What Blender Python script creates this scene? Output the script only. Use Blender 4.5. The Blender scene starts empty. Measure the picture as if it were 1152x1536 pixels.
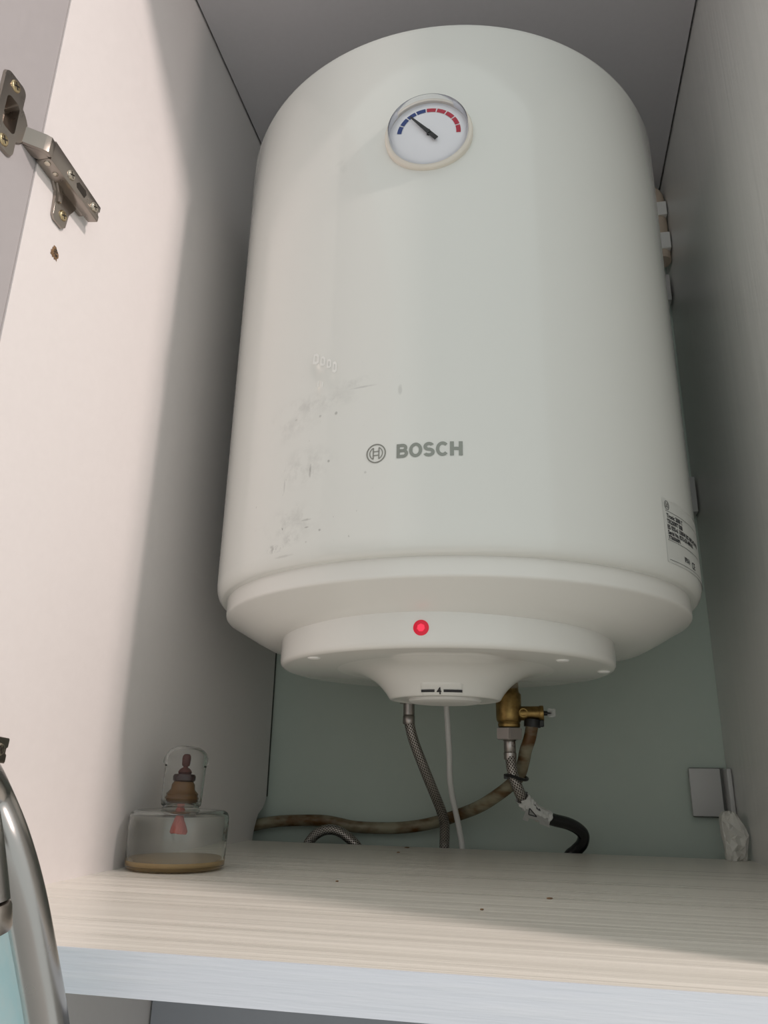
import bpy, bmesh, math, random
from mathutils import Vector, Matrix, noise
random.seed(7)
SC = bpy.context.scene
COL = SC.collection
PI = math.pi

# ---------------------------------------------------------------- camera
# pose recovered from the photograph; metres; x right, y into the wall, z up; shelf top z = 0
CAM = Vector((0.34117, -0.97015, 0.07816))
YAW, PITCH, ROLL = 0.20432, 0.32900, 0.02066
cyw, syw = math.cos(YAW), math.sin(YAW); cp, sp = math.cos(PITCH), math.sin(PITCH)
fwd = Vector((-syw * cp, cyw * cp, sp)); rgt = Vector((cyw, syw, 0)); up = rgt.cross(fwd)
r2 = math.cos(ROLL) * rgt + math.sin(ROLL) * up
u2 = -math.sin(ROLL) * rgt + math.cos(ROLL) * up
cd = bpy.data.cameras.new('camera'); cam = bpy.data.objects.new('camera', cd); COL.objects.link(cam)
cam.matrix_world = Matrix(((r2.x, u2.x, -fwd.x, CAM.x), (r2.y, u2.y, -fwd.y, CAM.y), (r2.z, u2.z, -fwd.z, CAM.z), (0, 0, 0, 1)))
cd.sensor_width = 36; cd.lens = 36 * 1140.9 / 1536; cd.clip_start = 0.01
SC.camera = cam

# ---------------------------------------------------------------- world, lamps, exposure
w = bpy.data.worlds.new('room_light'); SC.world = w; w.use_nodes = True
bg = w.node_tree.nodes['Background']
bg.inputs[0].default_value = (0.955, 1.0, 0.972, 1); bg.inputs[1].default_value = 0.74
def lamp(name, loc, power, col, rad):
    l = bpy.data.lights.new(name, 'POINT'); l.energy = power; l.color = col; l.shadow_soft_size = rad
    o = bpy.data.objects.new(name, l); o.location = loc; COL.objects.link(o)
lamp('ceiling_lamp', (2.17, -1.29, 1.70), 150, (1.0, 0.85, 0.80), 0.11)      # warm room lamp, high on the right
lamp('wall_lamp', (2.40, -1.32, 0.74), 34, (1.0, 0.84, 0.78), 0.08)          # lower lamp beside it
SC.view_settings.view_transform = 'Standard'; SC.view_settings.look = 'None'
SC.view_settings.gamma = 1; SC.view_settings.exposure = 0.0; SC.view_settings.use_curve_mapping = False

# ---------------------------------------------------------------- helpers
def link(o, parent=None):
    COL.objects.link(o)
    if parent is not None: o.parent = parent
    return o

def empty(name, loc, label, cat, group=None):
    o = bpy.data.objects.new(name, None); o.location = loc; o.empty_display_size = .02
    COL.objects.link(o); o['label'] = label; o['category'] = cat
    if group: o['group'] = group
    return o

def tag(o, label, cat, group=None):
    o['label'] = label; o['category'] = cat
    if group: o['group'] = group
    return o

def obj_bm(name, bm, m, parent=None, smooth=40, origin=None):
    """bm is in world coordinates; the object gets an origin of its own (the parent's place by default)."""
    base = Vector((0, 0, 0)); pl = Vector((0, 0, 0)); q = parent
    while q is not None: pl += q.location; q = q.parent
    base = Vector(origin) if origin is not None else pl
    bmesh.ops.translate(bm, verts=bm.verts, vec=-base)
    bmesh.ops.recalc_face_normals(bm, faces=bm.faces)
    me = bpy.data.meshes.new(name); bm.to_mesh(me); bm.free()
    if smooth:
        me.shade_smooth(); me.set_sharp_from_angle(angle=math.radians(smooth))
    for mm in (m if isinstance(m, (list, tuple)) else [m]): me.materials.append(mm)
    o = bpy.data.objects.new(name, me)
    o.location = base - pl
    return link(o, parent)

class BM:
    """thin wrapper: collects primitives in world coordinates"""
    def __init__(s): s.b = bmesh.new(); s.uv = s.b.loops.layers.uv.new('UVMap')
    def box(s, x0, x1, y0, y1, z0, z1, bev=0, seg=2, mat=None):
        t = bmesh.new(); bmesh.ops.create_cube(t, size=1)
        for v in t.verts:
            v.co = Vector(((x0 + x1) / 2 + v.co.x * (x1 - x0), (y0 + y1) / 2 + v.co.y * (y1 - y0), (z0 + z1) / 2 + v.co.z * (z1 - z0)))
        if bev: bmesh.ops.bevel(t, geom=t.edges[:], offset=bev, segments=seg, affect='EDGES', profile=.5)
        return s.add(t, mat)
    def add(s, t, mat=None):
        if mat is not None: t.transform(mat)
        me = bpy.data.meshes.new('tmp'); t.to_mesh(me); t.free(); s.b.from_mesh(me); bpy.data.meshes.remove(me); return s
    def lathe(s, prof, c=(0, 0), n=64, closed=False, mat=None):
        t = bmesh.new(); uvl = t.loops.layers.uv.new('UVMap'); rings = []
        for r, z in prof:
            if r < 1e-6: rings.append([t.verts.new((c[0], c[1], z))])
            else: rings.append([t.verts.new((c[0] + r * math.sin(2 * PI * k / n), c[1] - r * math.cos(2 * PI * k / n), z)) for k in range(n)])
        prs = list(zip(rings, rings[1:])) + ([(rings[-1], rings[0])] if closed else [])
        for A, B in prs:
            for k in range(n):
                k2 = (k + 1) % n
                if len(A) == 1 and len(B) == 1: continue
                if len(A) == 1: vs = [A[0], B[k], B[k2]]; us = [k + .5, k, k + 1]
                elif len(B) == 1: vs = [A[k], A[k2], B[0]]; us = [k, k + 1, k + .5]
                else: vs = [A[k], A[k2], B[k2], B[k]]; us = [k, k + 1, k + 1, k]
                f = t.faces.new(vs)
                for l, u in zip(f.loops, us):
                    uu = u / n if u <= n / 2 and k < n / 2 else u / n - 1
                    l[uvl].uv = (uu * 2 * PI, l.vert.co.z)
        return s.add(t, mat)
    def prism(s, pts, a0, a1, axis='x', bev=0, mat=None):
        """outline pts (2D) extruded from a0 to a1 along axis; x: (y,z)  y: (x,z)  z: (x,y)"""
        t = bmesh.new()
        def P(p, a): return {'x': (a, p[0], p[1]), 'y': (p[0], a, p[1]), 'z': (p[0], p[1], a)}[axis]
        A = [t.verts.new(P(p, a0)) for p in pts]; B = [t.verts.new(P(p, a1)) for p in pts]
        t.faces.new(A); t.faces.new(B[::-1])
        for i in range(len(pts)):
            j = (i + 1) % len(pts); t.faces.new([A[i], B[i], B[j], A[j]])
        if bev: bmesh.ops.bevel(t, geom=[e for e in t.edges], offset=bev, segments=2, affect='EDGES', profile=.5)
        return s.add(t, mat)
    def tube(s, pts, r, n=16, sub=8, cap=True, rfun=None):
        P = spline(pts, sub); N = len(P)
        t = bmesh.new(); uvl = t.loops.layers.uv.new('UVMap')
        T = [(P[min(i + 1, N - 1)] - P[max(i - 1, 0)]).normalized() for i in range(N)]
        nv = T[0].orthogonal().normalized(); rings = []; L = [0]
        for i in range(N):
            nv = (nv - T[i] * nv.dot(T[i])).normalized(); bv = T[i].cross(nv)
            rr = rfun(i / (N - 1)) * r if rfun else r
            rings.append([t.verts.new(P[i] + rr * (math.cos(2 * PI * k / n) * nv + math.sin(2 * PI * k / n) * bv)) for k in range(n)])
            if i: L.append(L[-1] + (P[i] - P[i - 1]).length)
        for i in range(N - 1):
            for k in range(n):
                k2 = (k + 1) % n
                f = t.faces.new([rings[i][k], rings[i][k2], rings[i + 1][k2], rings[i + 1][k]])
                for l, (u, v) in zip(f.loops, [(k / n, L[i]), ((k + 1) / n, L[i]), ((k + 1) / n, L[i + 1]), (k / n, L[i + 1])]): l[uvl].uv = (u, v)
        if cap: t.faces.new(rings[0][::-1]); t.faces.new(rings[-1])
        return s.add(t)
    def cyl(s, p0, p1, r, n=24, r1=None, bev=0):
        p0, p1 = Vector(p0), Vector(p1); d = p1 - p0; L = d.length; r1 = r if r1 is None else r1
        t = bmesh.new(); bmesh.ops.create_cone(t, cap_ends=True, segments=n, radius1=r, radius2=r1, depth=L)
        if bev:
            ed = [e for e in t.edges if abs(e.verts[0].co.z - e.verts[1].co.z) < 1e-7]
            bmesh.ops.bevel(t, geom=ed, offset=bev, segments=2, affect='EDGES', profile=.5)
        M = Matrix.Translation((p0 + p1) / 2) @ d.to_track_quat('Z', 'Y').to_matrix().to_4x4()
        return s.add(t, M)
    def build(s, name, m, parent=None, smooth=40, origin=None): return obj_bm(name, s.b, m, parent, smooth, origin)

def spline(pts, sub):
    P = [Vector(p) for p in pts]; Q = [P[0] * 2 - P[1]] + P + [P[-1] * 2 - P[-2]]; out = []
    for i in range(1, len(Q) - 2):
        a, b, c, d = Q[i - 1:i + 3]
        for k in range(sub):
            t = k / sub
            out.append(.5 * ((2 * b) + (c - a) * t + (2 * a - 5 * b + 4 * c - d) * t * t + (3 * b - a - 3 * c + d) * t ** 3))
    out.append(P[-1]); return out

def rrect(w, h, r, n=5):
    """rounded rectangle outline centred on 0"""
    out = []
    for cx, cy, a in ((w / 2 - r, h / 2 - r, 0), (-w / 2 + r, h / 2 - r, 90), (-w / 2 + r, -h / 2 + r, 180), (w / 2 - r, -h / 2 + r, 270)):
        for k in range(n + 1):
            t = math.radians(a + 90 * k / n); out.append((cx + r * math.cos(t), cy + r * math.sin(t)))
    return out

def text_bm(txt, size, offset=0.0, width=None):
    """flat filled text as a bmesh in (u, v), centred; real lettering cut from the built-in font"""
    c = bpy.data.curves.new('t', 'FONT'); c.body = txt; c.size = size; c.offset = offset; c.resolution_u = 4
    o = bpy.data.objects.new('t', c); COL.objects.link(o)
    bpy.context.view_layer.update()
    me = bpy.data.meshes.new_from_object(o.evaluated_get(bpy.context.evaluated_depsgraph_get()))
    bpy.data.objects.remove(o); bpy.data.curves.remove(c)
    t = bmesh.new(); t.from_mesh(me); bpy.data.meshes.remove(me)
    xs = [v.co.x for v in t.verts]; ys = [v.co.y for v in t.verts]
    mx, my = (min(xs) + max(xs)) / 2, (min(ys) + max(ys)) / 2; k = (width / (max(xs) - min(xs))) if width else 1
    for v in t.verts: v.co = Vector(((v.co.x - mx) * k, v.co.y - my, 0))
    return t

def ring2d(t, c, ro, ri, a0=0, a1=360, n=40):
    A = []; B = []; full = abs(a1 - a0) >= 360
    for k in range(n + (0 if full else 1)):
        a = math.radians(a0 + (a1 - a0) * k / n)
        A.append(t.verts.new((c[0] + ro * math.cos(a), c[1] + ro * math.sin(a), 0)))
        B.append(t.verts.new((c[0] + ri * math.cos(a), c[1] + ri * math.sin(a), 0)))
    m = len(A)
    for k in range(m if full else m - 1):
        j = (k + 1) % m; t.faces.new([A[k], A[j], B[j], B[k]])

def quad2d(t, x0, x1, y0, y1, nx=1):
    vs = [[t.verts.new((x0 + (x1 - x0) * i / nx, y, 0)) for i in range(nx + 1)] for y in (y0, y1)]
    for i in range(nx): t.faces.new([vs[0][i], vs[0][i + 1], vs[1][i + 1], vs[1][i]])

# ---------------------------------------------------------------- materials
def mat(name, col=(.8, .8, .8), rough=.5, metal=0, **k):
    m = bpy.data.materials.new(name); m.use_nodes = True; nt = m.node_tree; b = nt.nodes['Principled BSDF']
    b.inputs['Base Color'].default_value = (*col, 1); b.inputs['Roughness'].default_value = rough; b.inputs['Metallic'].default_value = metal
    for key, v in k.items(): b.inputs[key.replace('_', ' ')].default_value = v
    return m, nt, b
def N(nt, kind, **k):
    n = nt.nodes.new(kind)
    for a, v in k.items():
        if a.startswith('i'): n.inputs[int(a[1:])].default_value = v
        else: setattr(n, a, v)
    return n
def M2(nt, op, a, b=None, c=None):
    n = nt.nodes.new('ShaderNodeMath'); n.operation = op
    for i, x in enumerate((a, b, c)):
        if x is None: continue
        if isinstance(x, (int, float)): n.inputs[i].default_value = x
        else: nt.links.new(x, n.inputs[i])
    return n.outputs[0]
def mixc(nt, fac, a, b):
    n = nt.nodes.new('ShaderNodeMix'); n.data_type = 'RGBA'
    for s, x in ((n.inputs[0], fac), (n.inputs[6], a), (n.inputs[7], b)):
        if isinstance(x, (int, float)): s.default_value = x
        elif isinstance(x, tuple): s.default_value = (*x, 1)
        else: nt.links.new(x, s)
    return n.outputs[2]
def noise_tex(nt, scale_vec, scale, detail=3, rough=.55, coord='Object'):
    tc = nt.nodes.new('ShaderNodeTexCoord'); mp = nt.nodes.new('ShaderNodeMapping'); mp.inputs['Scale'].default_value = scale_vec
    nt.links.new(tc.outputs[coord], mp.inputs[0]); n = nt.nodes.new('ShaderNodeTexNoise')
    n.inputs['Scale'].default_value = scale; n.inputs['Detail'].default_value = detail; n.inputs['Roughness'].default_value = rough
    nt.links.new(mp.outputs[0], n.inputs['Vector']); return n.outputs['Fac']
def ramp(nt, fac, a, b):
    n = nt.nodes.new('ShaderNodeMapRange'); n.inputs[1].default_value = a; n.inputs[2].default_value = b
    nt.links.new(fac, n.inputs[0]); return n.outputs[0]
def bump(nt, b, h, strength, dist=.001):
    n = nt.nodes.new('ShaderNodeBump'); n.inputs['Strength'].default_value = strength; n.inputs['Distance'].default_value = dist
    nt.links.new(h, n.inputs['Height']); nt.links.new(n.outputs[0], b.inputs['Normal'])

def laminate(name, col, col2, vec, rough, bs, scale=1.0, lo=.35, hi=.7):
    m, nt, b = mat(name, col, rough)
    a = noise_tex(nt, vec, scale, 4, .6); f = ramp(nt, a, lo, hi)
    nt.links.new(mixc(nt, f, col, col2), b.inputs['Base Color'])
    nt.links.new(M2(nt, 'MULTIPLY_ADD', f, .12, rough - .06), b.inputs['Roughness'])
    bump(nt, b, a, bs, .0012); return m

WOOD_SIDE = laminate('white laminate', (.745, .71, .70), (.76, .725, .715), (160, 160, 160), .45, .10)
WOOD_RIGHT = laminate('white grained laminate upright', (.78, .775, .75), (.82, .81, .785), (90, 90, 2.2), .34, .5)
WOOD_SHELF = laminate('white grained laminate', (.80, .765, .69), (.895, .86, .785), (.9, 95, 70), .33, .9)
WOOD_EDGE = laminate('daylight tinted edge band', (.70, .735, .80), (.75, .78, .83), (7, 40, 130), .45, .5, lo=.4, hi=.65)  # cool daylight tint put into the band's base colour
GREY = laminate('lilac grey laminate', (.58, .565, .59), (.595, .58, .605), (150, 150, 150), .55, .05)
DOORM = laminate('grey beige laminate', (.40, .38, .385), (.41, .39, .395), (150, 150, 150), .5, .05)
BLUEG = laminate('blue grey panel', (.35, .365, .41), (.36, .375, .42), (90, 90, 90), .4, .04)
PAINT = laminate('pale green wall paint', (.56, .645, .58), (.58, .66, .595), (26, 26, 26), .7, .12)
TOPM = laminate('grey stone worktop', (.42, .41, .40), (.5, .49, .47), (90, 90, 90), .3, .03)
PLASTIC = mat('white plastic', (.83, .825, .79), .16)[0]
GLOSSP = mat('glossy white plastic', (.80, .795, .76), .05)[0]
PLASTICM = mat('white satin plastic', (.80, .795, .77), .35)[0]
CREAM = mat('cream plastic', (.84, .79, .70), .25)[0]
FACE = mat('gauge face', (.90, .91, .94), .5)[0]
BLUE = mat('printed blue', (.018, .05, .22), .5)[0]
RED = mat('printed red', (.50, .02, .05), .5)[0]
BLACK = mat('black plastic', (.012, .012, .012), .4)[0]
RUBBER = mat('black sleeve', (.012, .012, .013), .22)[0]
CHROMEL = mat('dark chrome lettering', (.30, .31, .28), .3, .9)[0]
INK = mat('black print', (.03, .03, .035), .6)[0]
SILVERED = mat('silver grey label film', (.70, .71, .68), .3)[0]
def _metal(name, col, rough, sc=(90, 90, 90), bs=.012):
    m, nt, b = mat(name, col, rough, 1); a = noise_tex(nt, sc, 1, 2)
    nt.links.new(M2(nt, 'MULTIPLY_ADD', a, .16, rough - .08), b.inputs['Roughness']); bump(nt, b, a, bs, .0003); return m
NICKEL = _metal('nickel plated steel', (.37, .33, .295), .30)
BRIGHT = _metal('bright screw steel', (.62, .56, .47), .25)
BRASSY = _metal('yellow zinc screw', (.62, .50, .30), .28)
STEEL = _metal('crimped steel', (.42, .39, .37), .3)
CHROME = _metal('brushed chrome', (.47, .455, .44), .24, (60, 60, 60), .02)
def brass():
    m, nt, b = mat('tarnished brass', (.5, .35, .13), .38, 1); a = noise_tex(nt, (180, 180, 180), 1, 4)
    nt.links.new(mixc(nt, ramp(nt, a, .35, .7), (.42, .28, .10), (.24, .155, .06)), b.inputs['Base Color']); bump(nt, b, a, .35, .0006); return m
BRASS = brass()
LED = mat('lit red lens', (.55, .004, .02), .2, Emission_Color=(1, .004, .06, 1), Emission_Strength=.22)[0]
LEDC = mat('glowing red filament', (.8, .05, .1), .3, Emission_Color=(1, .02, .07, 1), Emission_Strength=.55)[0]
GLASS = mat('clear glass', (.97, .985, .97), .02, Transmission_Weight=1.0, IOR=1.36)[0]
GLASSC = mat('thin clear glass', (.985, .99, .985), .02, Transmission_Weight=1.0, IOR=1.2)[0]
def thin_clear(name, tint, refl):
    m, nt, b = mat(name, (.9, .9, .9), .04); out = nt.nodes['Material Output']
    tr = nt.nodes.new('ShaderNodeBsdfTransparent'); tr.inputs[0].default_value = (*tint, 1)
    lw = nt.nodes.new('ShaderNodeLayerWeight'); lw.inputs[0].default_value = refl
    gl = nt.nodes.new('ShaderNodeBsdfGlossy'); gl.inputs['Roughness'].default_value = .05; gl.inputs[0].default_value = (.75, .75, .78, 1)
    mx = nt.nodes.new('ShaderNodeMixShader'); nt.links.new(lw.outputs['Fresnel'], mx.inputs[0]); nt.links.new(tr.outputs[0], mx.inputs[1]); nt.links.new(gl.outputs[0], mx.inputs[2])
    nt.links.new(mx.outputs[0], out.inputs[0]); return m
CLEAR = thin_clear('clear plastic', (.985, .985, .99), .12)
CLEARW = mat('milky clear plastic', (.85, .86, .84), .25, Transmission_Weight=.6, IOR=1.3)[0]
OIL = mat('amber oil', (.80, .56, .27), .05, Transmission_Weight=.4, IOR=1.4)[0]
AMBERN = mat('brown amber glass', (.20, .105, .04), .2, Transmission_Weight=.3, IOR=1.4)[0]
WICK = laminate('dark red wick', (.05, .008, .006), (.085, .018, .012), (400, 400, 400), .6, .4)
WICKP = laminate('pink red wick threads', (.50, .12, .10), (.62, .20, .17), (900, 900, 60), .7, .6)
MAROON = mat('dark maroon collar', (.03, .012, .012), .22)[0]
PAPER = mat('crumpled white film', (.66, .645, .60), .45, Subsurface_Weight=0)[0]
TAPE = mat('white printed film', (.72, .72, .70), .3)[0]
PVC = mat('white cable sheath', (.74, .74, .72), .4)[0]
BEIGE = mat('beige pipe', (.66, .55, .44), .45)[0]
WHITEC = mat('white clip', (.9, .9, .88), .4)[0]
SOCK = mat('grey white socket plastic', (.60, .595, .59), .4)[0]
SOCKD = mat('grey socket gap', (.18, .18, .17), .6)[0]
DARK = mat('dark recess', (.02, .015, .01), .8)[0]
CHIP = laminate('raw chipboard', (.28, .17, .09), (.12, .07, .035), (700, 700, 700), .9, .5)
GAP_SHADE = mat('painted gap shade', (.05, .05, .045), .8)[0]  # near-black colour standing in for shade in the rear gap
STICK = mat('white glue residue', (.93, .93, .90), .55)[0]
def cloth_m():
    m, nt, b = mat('pale cyan cloth', (.52, .80, .86), .8); a = noise_tex(nt, (160, 160, 22), 1, 3)
    nt.links.new(mixc(nt, ramp(nt, a, .35, .65), (.74, .955, .985), (.84, .985, 1.0)), b.inputs['Base Color']); return m
CLOTH = cloth_m()
def drain_m():
    m, nt, b = mat('stained clear tube', (.4, .28, .15), .25, Transmission_Weight=.25, IOR=1.4); a = noise_tex(nt, (26, 26, 60), 1, 3)
    nt.links.new(mixc(nt, ramp(nt, a, .38, .62), (.17, .085, .03), (.40, .37, .26)), b.inputs['Base Color']); return m
DRAIN = drain_m()
def braid_m():
    m, nt, b = mat('steel braid', (.4, .38, .36), .35, .85)
    uv = nt.nodes.new('ShaderNodeUVMap'); s = nt.nodes.new('ShaderNodeSeparateXYZ'); nt.links.new(uv.outputs[0], s.inputs[0])
    u = M2(nt, 'MULTIPLY', s.outputs[0], 2 * PI * 11); v = M2(nt, 'MULTIPLY', s.outputs[1], 1750)
    a = M2(nt, 'SINE', M2(nt, 'ADD', u, v)); c = M2(nt, 'SINE', M2(nt, 'SUBTRACT', u, v))
    h = M2(nt, 'MAXIMUM', a, c); f = ramp(nt, h, -.3, .8)
    nt.links.new(mixc(nt, f, (.035, .028, .022), (.50, .46, .43)), b.inputs['Base Color']); bump(nt, b, f, .6, .0006); return m
BRAID = braid_m()
R_T = .225
def enamel():
    m, nt, b = mat('white enamel', (.80, .81, .775), .13)
    b.inputs['Coat Weight'].default_value = .3; b.inputs['Coat Roughness'].default_value = .05
    uv = nt.nodes.new('ShaderNodeUVMap'); s = nt.nodes.new('ShaderNodeSeparateXYZ'); nt.links.new(uv.outputs[0], s.inputs[0])
    a, z = s.outputs[0], s.outputs[1]
    n1 = noise_tex(nt, (60, 60, 60), 1, 5, .7); n2 = noise_tex(nt, (230, 230, 150), 1, 3, .6); n3 = noise_tex(nt, (130, 130, 130), 1, 1)
    tot = None; hard = None
    # grey scuffs: (angle in degrees, height, half width, half height, strength): dirt with places of its own
    for ad, zz, ru, rv, st in ((-31, .2385, .014, .0040, 1.3), (-26.5, .243, .012, .006, .45), (-27, .256, .034, .018, .26), (-24, .300, .034, .020, .22),
                               (-28.5, .342, .036, .022, .16), (-22, .352, .05, .012, .22), (-13, .362, .03, .006, .22), (-20.5, .590, .012, .020, .16), (-18, .575, .006, .02, .14),
                               (-22.4, .296, .0016, .006, -.9), (-29.2, .289, .0010, .008, -.35), (-23, .256, .0055, .0010, -.6), (-22.6, .250, .0030, .0009, -.8), (-19.4, .246, .0016, .0014, -.9),
                               (-22.5, .2385, .0014, .0014, -.5), (-16.8, .339, .0014, .0016, -.8), (-20.6, .340, .0022, .0018, -.7), (-27, .343, .0022, .0016, -.6), (-12, .357, .016, .0009, -.35), (-3.4, .350, .0016, .004, -.3),
                               (-28.5, .231, .010, .0010, -.3), (-10, .286, .0014, .0014, -.4), (-18, .300, .0012, .0012, -.8)):
        du = M2(nt, 'MULTIPLY', M2(nt, 'SUBTRACT', a, math.radians(ad)), R_T / ru); dv = M2(nt, 'DIVIDE', M2(nt, 'SUBTRACT', z, zz), rv)
        d = M2(nt, 'SQRT', M2(nt, 'ADD', M2(nt, 'MULTIPLY', du, du), M2(nt, 'MULTIPLY', dv, dv)))
        if st < 0:
            g = M2(nt, 'MULTIPLY', ramp(nt, M2(nt, 'MULTIPLY_ADD', n1, 2.4, d), 2.2, 1.5), -.7 * st); hard = g if hard is None else M2(nt, 'MAXIMUM', hard, g)
        else:
            g = M2(nt, 'MULTIPLY', ramp(nt, d, 1.0, .15), st); tot = g if tot is None else M2(nt, 'MAXIMUM', tot, g)
    f = M2(nt, 'MAXIMUM', M2(nt, 'MULTIPLY', tot, ramp(nt, n1, .46, .64)), hard)
    # fine dark specks in the same soiled zone
    zone = M2(nt, 'MULTIPLY', ramp(nt, a, math.radians(0), math.radians(-24)), ramp(nt, z, .40, .30))
    zone = M2(nt, 'MULTIPLY', zone, ramp(nt, a, math.radians(-42), math.radians(-32)))
    sp_ = M2(nt, 'MULTIPLY', M2(nt, 'MULTIPLY', ramp(nt, n2, .68, .74), ramp(nt, n3, .5, .6)), zone)
    f = M2(nt, 'MAXIMUM', f, M2(nt, 'MULTIPLY', sp_, .8))
    nt.links.new(mixc(nt, f, (.80, .81, .775), (.20, .20, .19)), b.inputs['Base Color'])
    nt.links.new(M2(nt, 'MULTIPLY_ADD', f, .4, .13), b.inputs['Roughness']); return m
ENAMEL = enamel()

# ---------------------------------------------------------------- setting
W, H, YF, YS = .5429, .8823, -.589, -.615       # inner width, inner height, front of side panels, front of shelf
m = BM(); m.box(-1.6, 2.2, 0, .08, -1.5, 1.6); o = m.build('wall_back', PAINT, smooth=0); o['kind'] = 'structure'
m = BM(); m.box(-1.6, 2.2, -3.2, 0, -1.56, -1.5); o = m.build('floor', TOPM, smooth=0); o['kind'] = 'structure'

# ---------------------------------------------------------------- cabinet
cab = empty('kitchen_cabinet', (W / 2, -.30, -.018), 'tall white laminate wall cabinet housing the water heater, grained shelf at its foot', 'cabinet')
notch = [(YF, -.62), (YF, .905), (-.009, .905), (-.009, .044), (-.012, .040), (-.018, .034), (-.034, .027), (-.044, .012), (-.049, -.002), (-.050, -.10), (-.009, -.10), (-.009, -.62)]
m = BM(); m.prism(notch, -.018, 0, 'x'); p = m.build('side_panel', WOOD_SIDE, cab, smooth=0); p['label'] = 'left side panel, smooth, with a chipped notch at its rear foot'
m = BM(); m.prism([(YF - .013, -.62), (YF - .013, .905), (-.0015, .905), (-.0015, -.62)], W, W + .018, 'x'); p = m.build('side_panel', WOOD_RIGHT, cab, smooth=0); p['label'] = 'right side panel with upright grain'
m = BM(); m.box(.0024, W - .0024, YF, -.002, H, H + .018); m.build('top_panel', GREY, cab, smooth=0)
m = BM(); m.box(-.018, W + .018, YF, -.002, .9055, .93); m.build('added_cap_board', GREY, cab, smooth=0)  # unseen board added so no light leaks through the top gaps
m = BM(); m.box(.0, W, YS + .0011, -.0634, -.018, 0); sh = m.build('shelf_board', WOOD_SHELF, cab, smooth=30)
m = BM(); m.box(.0, W, YS, YS + .0011, -.018, 0); m.build('edge_band', WOOD_EDGE, sh, smooth=30)
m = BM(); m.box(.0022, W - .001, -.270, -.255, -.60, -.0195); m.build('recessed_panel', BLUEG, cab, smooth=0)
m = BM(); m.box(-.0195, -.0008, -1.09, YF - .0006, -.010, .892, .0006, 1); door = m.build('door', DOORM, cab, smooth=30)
def drill(o, holes):
    """bores the cup holes into the door board"""
    m = BM()
    for c in holes: m.cyl(Vector(c) + Vector((-.0125, 0, 0)), Vector(c) + Vector((.01, 0, 0)), .0168, 32)
    cut = m.build('cutter', DARK, None, 0); md = o.modifiers.new('b', 'BOOLEAN'); md.object = cut; md.solver = 'EXACT'
    bpy.context.view_layer.update()
    me = bpy.data.meshes.new_from_object(o.evaluated_get(bpy.context.evaluated_depsgraph_get())); o.modifiers.clear(); o.data = me
    bpy.data.objects.remove(cut)
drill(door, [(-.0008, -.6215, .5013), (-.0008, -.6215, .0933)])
m = BM(); m.box(-.12, -.0185, -.13, -.11, -.6, .9); m.box(-.14, -.12, -.13, -.0005, -.6, .9); m.box(-.022, -.0185, -.07, -.0505, -.6, .9); m.box(-.022, -.0012, -.0085, -.0005, .046, .88); m.box(-.12, -.0185, -.11, -.0005, -.6, -.58); m.box(-.12, -.0185, -.11, -.0005, .88, .9); m.build('added_light_boards', GAP_SHADE, cab, smooth=0)  # dark boards added to keep light out behind the notch and rear gap
# torn-out screw hole in the left panel: chipped rim, dark bottom
t = bmesh.new(); n = 22; c0 = Vector((0, -.5545, .4395)); A = []; B = []
for k in range(n):
    a = 2 * PI * k / n; q = 1 + .22 * math.sin(3.1 * k) + .14 * math.cos(5.3 * k)
    A.append(t.verts.new(c0 + Vector((.0002, .0043 * q * math.cos(a), .0052 * q * math.sin(a)))))
    B.append(t.verts.new(c0 + Vector((.0011, .0026 * math.cos(a), .0032 * q * math.sin(a)))))
C0 = t.verts.new(c0 + Vector((.0003, 0, 0)))
for k in range(n):
    j = (k + 1) % n; t.faces.new([A[k], A[j], B[j], B[k]]); f = t.faces.new([B[k], B[j], C0]); f.material_index = 1 if k % 3 else 0
obj_bm('screw_hole', t, [CHIP, DARK], cab, 0)['label'] = 'torn out screw hole with chipped brown rim'

# worktop far below, carries the tap
m = BM(); m.box(-.9, 1.4, -.76, -.002, -.66, -.62, .003, 2); tag(m.build('worktop', TOPM, smooth=30), 'grey stone worktop under the cabinet carrying the chrome tap', 'worktop')

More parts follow.
